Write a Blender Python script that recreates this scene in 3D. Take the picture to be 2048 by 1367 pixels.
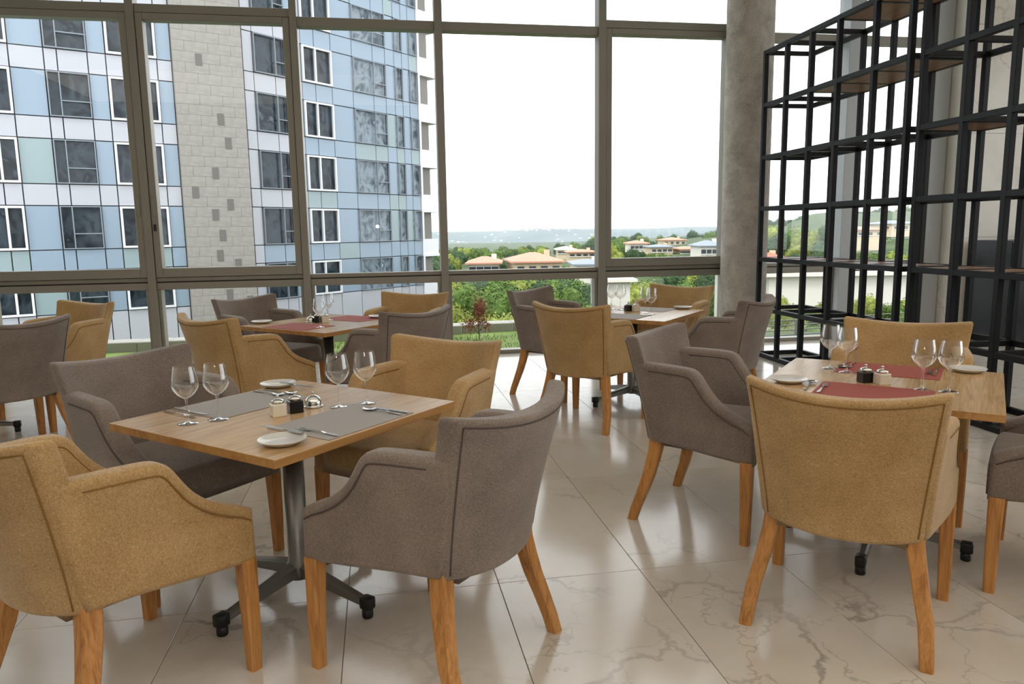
import bpy, bmesh, math, random
from mathutils import Vector, Matrix, noise
random.seed(7)
S = bpy.context.scene
for o in list(bpy.data.objects): bpy.data.objects.remove(o)
COL = S.collection
# ------------------------------------------------------------------ camera (room frame: u along glass wall, v towards it)
cam = bpy.data.cameras.new('camera'); camo = bpy.data.objects.new('camera', cam); COL.objects.link(camo)
FW = Vector((0.17222016, 0.97404843, -0.14686683)); RT = Vector((0.98422413, -0.17628622, -0.0150346)); UP = Vector((0.04053502, 0.14196061, 0.98904201))
camo.matrix_world = Matrix(((RT.x, UP.x, -FW.x, 0), (RT.y, UP.y, -FW.y, 0), (RT.z, UP.z, -FW.z, 1.4151), (0, 0, 0, 1)))
cam.sensor_fit = 'HORIZONTAL'; cam.sensor_width = 36; cam.lens = 1494.0 / 2048 * 36; cam.clip_start = .05; cam.clip_end = 6000
S.camera = camo
# ------------------------------------------------------------------ light
w = bpy.data.worlds.new('overcast_sky'); S.world = w; w.use_nodes = True
bg = w.node_tree.nodes['Background']; bg.inputs[0].default_value = (.965, .98, 1, 1); bg.inputs[1].default_value = 2.9
def lamp(kind, name, loc, energy, color=(1, 1, 1), rot=(0, 0, 0), size=1, size_y=None):
    l = bpy.data.lights.new(name, kind); l.energy = energy; l.color = color
    if kind == 'AREA':
        l.size = size
        if size_y: l.shape = 'RECTANGLE'; l.size_y = size_y
    o = bpy.data.objects.new(name, l); o.location = loc; o.rotation_euler = rot; COL.objects.link(o); return o
sun = lamp('SUN', 'hazy_sun', (0, -20, 60), 1.0, (1, .95, .86), (math.radians(40), 0, math.radians(-35))); sun.data.angle = math.radians(12)
for (x, y, e_) in ((-5, -2.5, 74), (-1, -2.5, 74), (3, -2.5, 74), (7, -2.5, 74), (-5, 1.5, 26), (-1, 1.5, 26), (3, 1.5, 30), (7, 1.5, 60)):
    lamp('AREA', 'ceiling_lamp', (x, y, 4.9), e_, (1, .90, .78), (0, 0, 0), 4.0)
fl_ = lamp('POINT', 'camera_flash', (.02, -.05, 1.56), 14, (1, .97, .93)); fl_.data.shadow_soft_size = .035
S.view_settings.view_transform = 'Standard'; S.view_settings.look = 'None'; S.view_settings.gamma = 1
S.view_settings.use_curve_mapping = False; S.view_settings.exposure = 0.0
S.cycles.max_bounces = 9; S.cycles.transparent_max_bounces = 24; S.cycles.diffuse_bounces = 4; S.cycles.glossy_bounces = 4
S.cycles.sample_clamp_indirect = 6; S.cycles.use_denoising = True; S.cycles.caustics_reflective = False; S.cycles.caustics_refractive = False

# ------------------------------------------------------------------ helpers
R = math.radians
def lin(c):
    return tuple(((x / 255) / 12.92 if x / 255 <= .04045 else ((x / 255 + .055) / 1.055) ** 2.4) for x in c)
def mat(name, rgb, rough=.5, metal=0, spec=.5, srgb=True):
    m = bpy.data.materials.new(name); m.use_nodes = True
    b = m.node_tree.nodes['Principled BSDF']
    c = lin(rgb) if srgb else rgb
    b.inputs['Base Color'].default_value = (*c, 1); b.inputs['Roughness'].default_value = rough
    b.inputs['Metallic'].default_value = metal; b.inputs['Specular IOR Level'].default_value = spec
    return m
def nn(m, t, **kw):
    n = m.node_tree.nodes.new(t)
    for k, v in kw.items():
        if k in n.inputs: n.inputs[k].default_value = v
        else: setattr(n, k, v)
    return n
def lk(m, a, b): m.node_tree.links.new(a, b)
def bsdf(m): return m.node_tree.nodes['Principled BSDF']
def coords(m, scale=(1, 1, 1), world=False, rnd=0.0):
    if world: src = nn(m, 'ShaderNodeNewGeometry').outputs['Position']
    else: src = nn(m, 'ShaderNodeTexCoord').outputs['Object']
    mp = nn(m, 'ShaderNodeMapping'); mp.inputs['Scale'].default_value = scale; lk(m, src, mp.inputs['Vector'])
    if rnd:
        oi = nn(m, 'ShaderNodeObjectInfo'); mu = nn(m, 'ShaderNodeMath', operation='MULTIPLY'); mu.inputs[1].default_value = rnd
        lk(m, oi.outputs['Random'], mu.inputs[0]); cb = nn(m, 'ShaderNodeCombineXYZ')
        for k in range(3): lk(m, mu.outputs[0], cb.inputs[k])
        lk(m, cb.outputs[0], mp.inputs['Location'])
    return mp.outputs['Vector']
def ramp(m, fac, stops):
    r = nn(m, 'ShaderNodeValToRGB'); e = r.color_ramp.elements
    while len(e) < len(stops): e.new(.5)
    for q, (p, c) in zip(e, stops): q.position = p; q.color = (*c, 1)
    lk(m, fac, r.inputs[0]); return r.outputs[0]
def noisy(m, vec, scale, detail=4, rough=.55, dist=0):
    n = nn(m, 'ShaderNodeTexNoise', Scale=scale, Detail=detail, Roughness=rough, Distortion=dist); lk(m, vec, n.inputs['Vector']); return n.outputs['Fac']
def mixc(m, fac, a, b, mode='MIX'):
    n = nn(m, 'ShaderNodeMix', data_type='RGBA', blend_type=mode)
    if hasattr(fac, 'links'): lk(m, fac, n.inputs[0])
    else: n.inputs[0].default_value = fac
    for s, v in ((6, a), (7, b)):
        if hasattr(v, 'links'): lk(m, v, n.inputs[s])
        else: n.inputs[s].default_value = (*v, 1)
    return n.outputs[2]
def bump(m, h, strength=.3, dist=.01):
    b = nn(m, 'ShaderNodeBump', Strength=strength, Distance=dist); lk(m, h, b.inputs['Height']); lk(m, b.outputs[0], bsdf(m).inputs['Normal'])

def fabric(name, a, b, c):
    m = mat(name, b, .92, 0, .15); v = coords(m)
    f = noisy(m, coords(m, (1, 1, .22)), 520, 2); g = noisy(m, coords(m, (.2, .2, 1.3)), 620, 2); h = noisy(m, v, 5, 3)
    av = nn(m, 'ShaderNodeMath', operation='ADD'); lk(m, f, av.inputs[0]); lk(m, g, av.inputs[1])
    hf = nn(m, 'ShaderNodeMath', operation='MULTIPLY'); hf.inputs[1].default_value = .5; lk(m, av.outputs[0], hf.inputs[0])
    col = ramp(m, hf.outputs[0], [(.33, lin(a)), (.5, lin(b)), (.66, lin(c))])
    col = mixc(m, .25, col, ramp(m, h, [(.3, lin(a)), (.7, lin(c))]))
    lk(m, col, bsdf(m).inputs['Base Color']); bump(m, hf.outputs[0], .35, .0015)
    bsdf(m).inputs['Sheen Weight'].default_value = .25; bsdf(m).inputs['Sheen Roughness'].default_value = .5
    return m
def wood(name, a, b, axis=2, sc=1.0, rough=.45, rnd=7.0):
    m = mat(name, b, rough, 0, .4)
    st = [7, 7, 7]; st[axis] = .9
    v = coords(m, tuple(q * sc for q in st), rnd=rnd)
    f = noisy(m, v, 3.2, 5, .6, 1.4); g = noisy(m, coords(m, tuple((90 if k != axis else 4) * sc for k in range(3)), rnd=rnd), 1.6, 3)
    c = ramp(m, f, [(.3, lin(a)), (.52, lin(b)), (.72, tuple(min(1, x * 1.12) for x in lin(b)))])
    c = mixc(m, .3, c, ramp(m, g, [(.35, tuple(x * .6 for x in lin(a))), (.6, lin(b))]))
    lk(m, c, bsdf(m).inputs['Base Color']); bump(m, g, .12, .002); return m
def glass_mat(name, tint=(.97, .985, .98), base=.04, edge=.55, rough=.0, blend=.25):
    m = bpy.data.materials.new(name); m.use_nodes = True; nt = m.node_tree; nt.nodes.remove(bsdf(m)); out = nt.nodes['Material Output']
    t = nn(m, 'ShaderNodeBsdfTransparent'); t.inputs[0].default_value = (*tint, 1)
    g = nn(m, 'ShaderNodeBsdfGlossy'); g.inputs['Roughness'].default_value = rough; g.inputs[0].default_value = (1, 1, 1, 1)
    lw = nn(m, 'ShaderNodeLayerWeight', Blend=blend); mr = nn(m, 'ShaderNodeMapRange'); lk(m, lw.outputs['Facing'], mr.inputs[0])
    mr.inputs[3].default_value = base; mr.inputs[4].default_value = edge
    mx = nn(m, 'ShaderNodeMixShader'); lk(m, mr.outputs[0], mx.inputs[0]); lk(m, t.outputs[0], mx.inputs[1]); lk(m, g.outputs[0], mx.inputs[2]); lk(m, mx.outputs[0], out.inputs[0]); return m

M = {}
M['yellow'] = fabric('mustard_fabric', (128, 97, 54), (179, 144, 95), (212, 181, 136))
M['grey'] = fabric('taupe_fabric', (88, 78, 71), (126, 113, 104), (162, 148, 138))
M['yellow_seam'] = mat('mustard_seam', (138, 104, 58), .9, 0, .1); M['grey_seam'] = mat('taupe_seam', (92, 82, 78), .9, 0, .1)
M['leg'] = wood('stained_oak', (150, 96, 48), (196, 140, 80), 2, 1.3, .4)
M['oak'] = wood('oak_top', (166, 130, 88), (200, 166, 122), 0, .8, .22)
M['oak_edge'] = wood('oak_edge', (150, 104, 56), (184, 138, 84), 0, .35, .4)
M['board'] = wood('shelf_board_wood', (118, 84, 60), (160, 122, 92), 1, 1, .5)
M['panelwood'] = wood('wall_panel_wood', (140, 98, 52), (178, 132, 80), 2, .4, .5)
M['steel'] = mat('brushed_pedestal', (132, 132, 128), .38, .75)
M['chrome'] = mat('chrome', (215, 215, 212), .07, 1)
M['cutlery'] = mat('cutlery_steel', (205, 203, 198), .18, 1)
M['rubber'] = mat('black_caster', (14, 14, 15), .45)
M['black'] = mat('black_powder_coat', (6, 7, 10), .48, 0, .28)
M['alu'] = mat('grey_aluminium', (142, 137, 128), .45, .3)
M['alu_dark'] = mat('dark_gasket', (40, 38, 35), .6)
M['alu_light'] = mat('pale_post', (176, 180, 182), .5, .1)
M['pane'] = glass_mat('window_glass', (.97, .985, .985), .010, .4, 0, .2)
M['wineglass'] = glass_mat('wine_glass', (.955, .96, .96), .05, .8, .0, .38)
M['plate'] = mat('white_porcelain', (212, 211, 207), .18)
M['napred'] = mat('red_placemat', (160, 88, 80), .75, 0, .2); M['napgrey'] = mat('grey_placemat', (164, 159, 154), .7, 0, .25)
for k in ('napred', 'napgrey'):
    m = M[k]; f = noisy(m, coords(m, (1, 1, 1)), 500, 2); bump(m, f, .3, .001)
M['pepper'] = mat('pepper_black', (16, 15, 17), .25); M['salt'] = mat('salt_white', (222, 212, 194), .3)
M['plaster'] = mat('white_plaster', (226, 222, 214), .85); M['ceil'] = mat('ceiling_white', (235, 232, 226), .9)
M['wood_dark'] = mat('dark_cabinet', (14, 17, 22), .35)
# polished marble-look tile
def marble(name, base, vein, warm, rough, vs=1.0, rnd=60.0, amt=.75):
    m = mat(name, base, rough, 0, .5)
    v = coords(m, (1, 1, 1), world=True, rnd=rnd)
    nz = nn(m, 'ShaderNodeTexNoise', Scale=2.2 * vs, Detail=5, Roughness=.6); lk(m, v, nz.inputs['Vector'])
    vm = nn(m, 'ShaderNodeVectorMath', operation='SCALE'); lk(m, nz.outputs['Color'], vm.inputs[0]); vm.inputs['Scale'].default_value = .55 / vs
    va = nn(m, 'ShaderNodeVectorMath', operation='ADD'); lk(m, v, va.inputs[0]); lk(m, vm.outputs[0], va.inputs[1])
    def veins(sc, width, soft):
        n = nn(m, 'ShaderNodeTexVoronoi', feature='DISTANCE_TO_EDGE', Scale=sc * vs); lk(m, va.outputs[0], n.inputs['Vector']); mr = nn(m, 'ShaderNodeMapRange')
        mr.inputs[1].default_value = width * .25; mr.inputs[2].default_value = width; mr.inputs[3].default_value = soft; mr.inputs[4].default_value = 0; mr.clamp = True
        lk(m, n.outputs['Distance'], mr.inputs[0]); return mr.outputs[0]
    mask = ramp(m, noisy(m, v, 1.1 * vs, 2), [(.47, (0, 0, 0)), (.66, (1, 1, 1))])
    v1 = nn(m, 'ShaderNodeMath', operation='MULTIPLY'); lk(m, veins(1.15, .020, .8), v1.inputs[0]); lk(m, mask, v1.inputs[1])
    v2 = nn(m, 'ShaderNodeMath', operation='MULTIPLY'); lk(m, veins(3.0, .018, .5), v2.inputs[0]); lk(m, mask, v2.inputs[1])
    ad = nn(m, 'ShaderNodeMath', operation='MAXIMUM'); lk(m, v1.outputs[0], ad.inputs[0]); lk(m, v2.outputs[0], ad.inputs[1])
    am = nn(m, 'ShaderNodeMath', operation='MULTIPLY'); am.inputs[1].default_value = amt; lk(m, ad.outputs[0], am.inputs[0])
    soft = ramp(m, noisy(m, v, 1.4 * vs, 4, .6, .6), [(.3, lin(warm)), (.6, lin(base))])
    lk(m, mixc(m, am.outputs[0], soft, lin(vein)), bsdf(m).inputs['Base Color']); return m
M['tile'] = marble('marble_look_tile', (208, 201, 190), (104, 98, 94), (192, 182, 167), .15, amt=.62)
M['grout'] = mat('grey_grout', (104, 100, 94), .8)
M['marble_wall'] = marble('marble_wall', (228, 223, 213), (140, 132, 120), (216, 210, 198), .3, 1.2, 20, .5)
def concrete(name, a, b, sc=6):
    m = mat(name, b, .8, 0, .3); v = coords(m); f = noisy(m, v, sc, 6, .65, .5); g = noisy(m, v, sc * 8, 3)
    c = mixc(m, .3, ramp(m, f, [(.32, lin(a)), (.64, lin(b))]), ramp(m, g, [(.3, lin(a)), (.6, lin(b))])); lk(m, c, bsdf(m).inputs['Base Color']); bump(m, f, .25, .01); return m
M['concrete'] = concrete('board_marked_concrete', (150, 143, 134), (196, 190, 181))

def obj(name, bm, material, parent=None, smooth=False, wn=False):
    me = bpy.data.meshes.new(name); bm.normal_update(); bm.to_mesh(me); bm.free()
    return link(name, me, material, parent, smooth, wn)
def link(name, me, material=None, parent=None, smooth=False, wn=False):
    if material is not None and not me.materials: me.materials.append(material)
    if smooth: me.shade_smooth()
    o = bpy.data.objects.new(name, me); COL.objects.link(o)
    if parent is not None: o.parent = parent
    if wn:
        md = o.modifiers.new('wn', 'WEIGHTED_NORMAL'); md.keep_sharp = False; md.weight = 80
    return o
def empty(name, loc=(0, 0, 0), rz=0, label=None, cat=None, group=None):
    o = bpy.data.objects.new(name, None); COL.objects.link(o); o.location = loc; o.rotation_euler = (0, 0, rz); o.empty_display_size = .1
    if label: tag(o, label, cat, group)
    return o
def tag(o, label, cat, group=None, kind=None):
    o['label'] = label; o['category'] = cat
    if group: o['group'] = group
    if kind: o['kind'] = kind
    return o
def struct(o): o['kind'] = 'structure'; return o
def bx(bm, x0, x1, y0, y1, z0, z1, bev=0, seg=2):
    vs = [bm.verts.new((x, y, z)) for z in (z0, z1) for y in (y0, y1) for x in (x0, x1)]
    fs = [bm.faces.new([vs[i] for i in q]) for q in ((0, 2, 3, 1), (4, 5, 7, 6), (0, 1, 5, 4), (2, 6, 7, 3), (0, 4, 6, 2), (1, 3, 7, 5))]
    if bev:
        es = list({e for f in fs for e in f.edges}); bmesh.ops.bevel(bm, geom=es, offset=bev, segments=seg, profile=.5, affect='EDGES')
    return vs
def box(name, x0, x1, y0, y1, z0, z1, material, parent=None, bev=0):
    bm = bmesh.new(); bx(bm, x0, x1, y0, y1, z0, z1, bev); return obj(name, bm, material, parent, bool(bev), bool(bev))
def loft(bm, rings, cap=True, closed=True):
    vr = [[bm.verts.new(p) for p in r] for r in rings]; n = len(vr[0])
    for a, b in zip(vr, vr[1:]):
        for i in range(n if closed else n - 1):
            j = (i + 1) % n; bm.faces.new((a[i], a[j], b[j], b[i]))
    if cap: bm.faces.new(vr[0][::-1]); bm.faces.new(vr[-1])
    return vr
def lathe(bm, prof, seg=28, c=(0, 0, 0)):
    rings = []
    for r, z in prof: rings.append([(c[0] + r * math.cos(2 * math.pi * i / seg), c[1] + r * math.sin(2 * math.pi * i / seg), c[2] + z) for i in range(seg)])
    vr = [[bm.verts.new(p) for p in r] for r in rings]
    for a, b in zip(vr, vr[1:]):
        for i in range(seg): bm.faces.new((a[i], a[(i + 1) % seg], b[(i + 1) % seg], b[i]))
    return vr
def tube(bm, pts, r, seg=6, cap=True):
    pts = [Vector(p) for p in pts]; rings = []
    for i, p in enumerate(pts):
        d = (pts[min(i + 1, len(pts) - 1)] - pts[max(i - 1, 0)]).normalized()
        a = Vector((0, 0, 1)) if abs(d.z) < .9 else Vector((1, 0, 0)); x = d.cross(a).normalized(); y = d.cross(x)
        rr = r[i] if isinstance(r, (list, tuple)) else r
        rings.append([p + (x * math.cos(2 * math.pi * k / seg) + y * math.sin(2 * math.pi * k / seg)) * rr for k in range(seg)])
    loft(bm, rings, cap)
def copy_tree(o, parent=None):
    c = o.copy(); COL.objects.link(c)
    if parent is not None: c.parent = parent
    for ch in o.children: copy_tree(ch, c)
    return c
def spline(pts, n=5):
    out = []
    for i in range(len(pts) - 1):
        p0 = pts[max(i - 1, 0)]; p1 = pts[i]; p2 = pts[i + 1]; p3 = pts[min(i + 2, len(pts) - 1)]
        for k in range(n):
            t = k / n
            out.append(tuple(.5 * ((2 * b) + (-a + c) * t + (2 * a - 5 * b + 4 * c - d) * t * t + (-a + 3 * b - 3 * c + d) * t ** 3) for a, b, c, d in zip(p0, p1, p2, p3)))
    out.append(tuple(pts[-1])); return out
AX = .175; CA, SA = math.cos(AX), math.sin(AX)
def cf(X, Y, Z=0): return Vector((X * CA + Y * SA, -X * SA + Y * CA, Z))      # view-aligned ground coordinates -> room frame

# ------------------------------------------------------------------ room shell
WV = 8.55
floor = struct(box('floor', -9, 11, -6, WV + .25, -.12, -.004, M['grout']))
bm = bmesh.new(); bx(bm, -.2988, .2988, -.5988, .5988, -.012, 0, .001, 1); tile_me = bpy.data.meshes.new('tile'); bm.to_mesh(tile_me); bm.free(); tile_me.materials.append(M['tile'])
for i in range(-16, 15):
    for j in range(-2, 7):
        u = 2.23 - .3 + .6 * i; v = 1.63 - .6 + 1.2 * j
        if v - .6 > WV + .2 or u < -8.7 or u > 10.7: continue
        X, Y = u * CA - v * SA, u * SA + v * CA
        if Y < .4 or abs(X) > .72 * Y + 1.0: continue
        t = link('tile', tile_me, None, floor); t.location = (u, v, 0)
bm = bmesh.new(); bx(bm, -9, 11, -6, .2, -.02, -.0035); bx(bm, -9, 11, .2, WV + .2, -.02, -.0036)
struct(box('ceiling', -9.2, 11.2, -6.2, WV + .3, 5.0, 5.2, M['ceil']))
struct(box('wall_back', -9.2, 11.2, -6.2, -6, -.1, 5, M['plaster']))
struct(box('wall_left', -9.2, -9, -6, WV, -.1, 5, M['plaster']))
bm = bmesh.new(); bx(bm, 10.8, 11, -6, WV, -.1, .8); bx(bm, 10.8, 11, -6, WV, 4.0, 5); bx(bm, 10.8, 11, -6, -3.5, .8, 4.0); bx(bm, 10.8, 11, 6.5, WV, .8, 4.0)
wrt = struct(obj('wall_right', bm, M['plaster']))
for k in range(6): box('mullion', 10.86, 10.94, -3.5 + 2 * k - .03, -3.5 + 2 * k + .03, .8, 4.0, M['alu'], wrt)
box('pane', 10.895, 10.905, -3.5, 6.5, .8, 4.0, M['pane'], wrt)
# glazed wall: one window per bay, each with frame, panes and sash
YF0, YF1 = WV - .05, WV + .09
muls = [(-8.9, .1), (-7.2, .1), (-5.6, .1), (-4.0, .10), (-2.367, .08), (-.775, .075), (.742, .085), (2.585, .09), (4.2, .10)]
for k, (u, wd) in enumerate(muls):
    struct(box('trim_%d' % (k + 1), u - wd / 2, u + wd / 2, YF0 - .03, YF1, -.02, 5, M['alu'], None, .004))
struct(box('trim_10', 5.60, 5.80, YF0 - .10, YF1, -.02, 5, M['alu_light'], None, .006))
struct(box('trim_11', 6.80, 7.02, YF0 - .06, YF1, -.02, 5, M['alu_light'], None, .006))
edges = [m_[0] for m_ in muls] + [5.70, 6.91]
halves = [m_[1] / 2 for m_ in muls] + [.10, .11]
SASH = {0: 1, 1: 1, 2: 1, 3: 1, 4: 1, 5: 0, 6: 0, 7: 1, 8: 0, 9: 0}
for k in range(10):
    a = edges[k] + halves[k]; b = edges[k + 1] - halves[k + 1]
    bm = bmesh.new()
    bx(bm, a, b, YF0, YF1, .850, .925, .004, 1); bx(bm, a, b, YF0 + .02, YF1, .935, .978, .003, 1)      # sill rail in two steps
    bx(bm, a, b, YF0, YF1, 3.575 if not SASH[k] else 3.66, 3.67 if not SASH[k] else 3.745, .004, 1)
    bx(bm, a, b, YF0, YF1, -.02, .045, .004, 1); bx(bm, a, b, YF0, YF1, 4.93, 5.0)
    bx(bm, a, a + .035, YF0 + .01, YF1, .045, .85, .003, 1); bx(bm, b - .035, b, YF0 + .01, YF1, .045, .85, .003, 1)
    win = struct(obj('window_%d' % (k + 1), bm, M['alu'], None, True, True))
    box('gasket', a, b, YF0 + .035, YF1 - .02, .924, .936, M['alu_dark'], win)
    z0, z1 = .978, 3.575 if not SASH[k] else 3.66
    pa, pb, p0, p1 = a, b, z0, z1
    if SASH[k]:
        bm = bmesh.new(); sw = .072; ya, yb = YF0 - .012, YF1 - .02
        g = .004
        bx(bm, a + g, a + sw, ya, yb, z0 + g, z1 - g, .004, 1); bx(bm, b - sw, b - g, ya, yb, z0 + g, z1 - g, .004, 1)
        bx(bm, a + sw, b - sw, ya, yb, z0 + g, z0 + .10, .004, 1); bx(bm, a + sw, b - sw, ya, yb, z1 - .07, z1 - g, .004, 1)
        sash = obj('sash', bm, M['alu'], win, True, True)
        for hx in ((b - sw / 2,) if k == 3 else (a + sw / 2, b - sw / 2) if k == 4 else ()):
            bm = bmesh.new(); bx(bm, hx - .018, hx + .018, ya - .006, ya + .002, 1.62, 1.82, .005, 2); obj('handle', bm, M['alu'], sash, True, True)
            bm = bmesh.new(); bx(bm, hx - .011, hx + .011, ya - .008, ya - .003, 1.645, 1.795, .004, 2); obj('grip', bm, M['alu_dark'], sash, True, True) if False else bm.free()
        if k == 4:
            bm = bmesh.new(); bx(bm, a + .024, a + .046, ya - .02, ya + .002, 1.47, 1.54, .004, 2); obj('lock', bm, M['rubber'], sash, True, True)
        pa, pb, p0, p1 = a + sw, b - sw, z0 + .10, z1 - .07
    ym = WV + .02
    for (xa, xb, zz0, zz1) in ((pa, pb, p0, p1), (a, b, z1 + .08, 4.94), (a + .03, b - .03, .04, .852)):
        box('pane', xa - .004, xb + .004, ym - .003, ym + .003, zz0 - .004, zz1 + .004, M['pane'], win)
# concrete column, pier and panelling beyond the shelving
bm = bmesh.new(); lathe(bm, [(.262, -.02), (.262, 1.2), (.262, 2.6), (.262, 3.9), (.262, 5.0)], 48, (4.225, 8.2, 0))
o = obj('column', bm, M['concrete'], None, True); tag(o, 'round raw concrete column in front of the glass wall', 'column')
wr = struct(box('wall_pier', 7.03, 7.86, 8.18, WV + .3, -.02, 5, M['marble_wall'], None, .006)); wr.name = 'wall_marble'
for k in range(4): box('panel', 7.032, 7.858, 8.165, 8.181, .004 + 1.25 * k, 1.246 + 1.25 * k, M['marble_wall'], wr)
wp = struct(box('wall_panelled', 7.86, 10.8, 8.30, WV + .3, -.02, 5, M['panelwood']))
for k in range(5): box('panel', 7.87 + .58 * k, 8.44 + .58 * k, 8.28, 8.302, 0, 4.98, M['panelwood'], wp)

# ------------------------------------------------------------------ armchair
def prep(bm, edges, off, seg=3): bmesh.ops.bevel(bm, geom=edges, offset=off, segments=seg, profile=.5, affect='EDGES')
def back_pt(wn, t, inner=False):
    # wn -1..1 across, t 0..1 up; outer skin of the barrel back
    z0 = .392 - .016 * (1 - wn * wn); z1 = .915 - .034 * (1 - wn * wn)
    z = z0 + (z1 - z0) * t; q = max(0, (z - .385) / .53)
    hw = .252 + .060 * q ** 1.1; y = -.215 - .105 * q ** 1.25; bow = (.075 + .03 * q) * (1 - abs(wn) ** 2.2)
    th = .078 - .012 * q
    return Vector((hw * wn, y - bow + (th if inner else 0) - (.0 if not inner else -.01 * (1 - wn * wn)), z))
def arm_x(y, z):   # outer side plane
    q = (z - .385) / .53; t = min(1, max(0, (.30 - y) / .55)); return .328 * (1 - t) + (.256 + .060 * q) * t + .012 * math.sin(math.pi * t)
ARMTOP = spline([(.300, .545), (.262, .566), (.205, .590), (.150, .622), (.105, .662), (.068, .712), (.040, .752), (.005, .775), (-.06, .782), (-.16, .785), (-.285, .787)], 3)
def arm_mesh(side):
    bm = bmesh.new(); prof = [(y, z) for y, z in ARMTOP] + [(-.258, .62), (-.222, .45), (-.205, .398), (-.05, .396), (.12, .382), (.305, .368)]
    th = .082
    outer = [bm.verts.new((side * arm_x(y, z), y, z)) for y, z in prof]
    inner = [bm.verts.new((side * (arm_x(y, z) - th), y, z)) for y, z in prof]
    n = len(prof); fo = bm.faces.new(outer); fi = bm.faces.new(inner[::-1])
    for i in range(n):
        j = (i + 1) % n; bm.faces.new((outer[j], outer[i], inner[i], inner[j]))
    bmesh.ops.recalc_face_normals(bm, faces=bm.faces)
    es = list(fo.edges) + list(fi.edges)
    prep(bm, es, .022, 3)
    bmesh.ops.triangulate(bm, faces=[f for f in bm.faces if len(f.verts) > 8])
    return bm
def back_mesh():
    bm = bmesh.new(); NW, NT = 18, 8
    G = {}
    for s in (0, 1):
        for i in range(NW + 1):
            for j in range(NT + 1): G[s, i, j] = bm.verts.new(back_pt(-1 + 2 * i / NW, j / NT, s == 1))
    rim = []
    for i in range(NW):
        for j in range(NT):
            bm.faces.new((G[0, i, j], G[0, i + 1, j], G[0, i + 1, j + 1], G[0, i, j + 1])); bm.faces.new((G[1, i, j + 1], G[1, i + 1, j + 1], G[1, i + 1, j], G[1, i, j]))
    ring = [(i, 0) for i in range(NW)] + [(NW, j) for j in range(NT)] + [(i, NT) for i in range(NW, 0, -1)] + [(0, j) for j in range(NT, 0, -1)]
    for a, b in zip(ring, ring[1:] + ring[:1]):
        bm.faces.new((G[0, a[0], a[1]], G[1, a[0], a[1]], G[1, b[0], b[1]], G[0, b[0], b[1]]))
    bmesh.ops.recalc_face_normals(bm, faces=bm.faces); bm.edges.ensure_lookup_table()
    es = []
    for s in (0, 1):
        for a, b in zip(ring, ring[1:] + ring[:1]):
            e = bm.edges.get((G[s, a[0], a[1]], G[s, b[0], b[1]]))
            if e: es.append(e)
    for i in (0, NW):
        e = bm.edges.get((G[0, i, NT], G[1, i, NT])); es.append(e)
    prep(bm, es, .017, 3); return bm
def seat_mesh():
    bm = bmesh.new(); N = 10; rings = []
    def half(y): return .252 - (.300 - y) / .5 * .045
    top = []; 
    for z, ins in ((.372, 0), (.45, 0), (.485, .004), (.503, .014), (.512, .03)):
        ring = []
        ys0, ys1 = -.235 + ins, .312 - ins
        pts = [(-half(ys1) + ins, ys1)] ; 
        nb = 12
        for k in range(nb + 1): x = (-1 + 2 * k / nb) * (half(ys1) - ins * .3); ring.append((x, ys1 + .008 * (1 - (x / .26) ** 2), z))
        for k in range(1, nb): y = ys1 + (ys0 - ys1) * k / nb; ring.append((half(y) - ins * .3, y, z))
        for k in range(nb + 1): x = (1 - 2 * k / nb) * (half(ys0) - ins * .3); ring.append((x, ys0, z))
        for k in range(1, nb): y = ys0 + (ys1 - ys0) * k / nb; ring.append((-half(y) + ins * .3, y, z))
        rings.append(ring)
    c = Vector((0, .04, 0)); last = rings[-1]
    for f, dz in ((.75, .012), (.45, .02), (.15, .024)):
        rings.append([(c.x + (x - c.x) * f, c.y + (y - c.y) * f, .512 + dz) for x, y, z in last])
    loft(bm, rings); bmesh.ops.recalc_face_normals(bm, faces=bm.faces); return bm
def leg_mesh(front, side):
    bm = bmesh.new()
    if front: spec = [(0, .305, .275, .020, .020), (.18, .304, .275, .0235, .0235), (.385, .300, .273, .0275, .0275)]
    else: spec = [(0, .2875, -.285, .021, .022), (.06, .283, -.268, .0225, .0235), (.14, .274, -.240, .0235, .0255), (.22, .256, -.217, .0245, .028), (.30, .241, -.200, .0255, .030), (.36, .230, -.190, .0265, .031), (.43, .224, -.186, .0265, .031)]
    rings = []
    for z, x, y, hx, hy in spec:
        c = .006
        rings.append([(side * x + sx * hx - (sx * c if k else 0), y + sy * hy - (0 if k else sy * c), z) for sx, sy, k in ((-1, -1, 0), (-1, -1, 1), (1, -1, 1), (1, -1, 0), (1, 1, 0), (1, 1, 1), (-1, 1, 1), (-1, 1, 0))])
    loft(bm, rings); bmesh.ops.recalc_face_normals(bm, faces=bm.faces); return bm
def piping_mesh():
    bm = bmesh.new(); r = .0028
    def bp(wn, t): p = back_pt(wn, t); return p + Vector((0, -.0005, 0))
    path = [bp(-.93, .04 + .91 * k / 10) for k in range(11)] + [bp(-.93 + 1.86 * k / 20, .952) for k in range(1, 20)] + [bp(.93, .95 - .91 * k / 10) for k in range(11)]
    tube(bm, path, r, 5)
    for s in (-1, 1):
        pts = []
        for y, z in ARMTOP:
            if y > -.25: pts.append((y, z))
        off = []
        for i, (y, z) in enumerate(pts):
            a = pts[max(i - 1, 0)]; b = pts[min(i + 1, len(pts) - 1)]; d = Vector((b[0] - a[0], b[1] - a[1])).normalized(); nrm = Vector((d.y, -d.x))
            if nrm.y > 0: nrm = -nrm
            off.append((y + nrm.x * .034, z + nrm.y * .034))
        tube(bm, [(s * (arm_x(y, z) + .0003), y, z) for y, z in off], r, 5)
        tube(bm, [(s * (arm_x(y, z) - .0817), y, z) for y, z in off], r, 5)
    return bm
CH = {}
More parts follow.
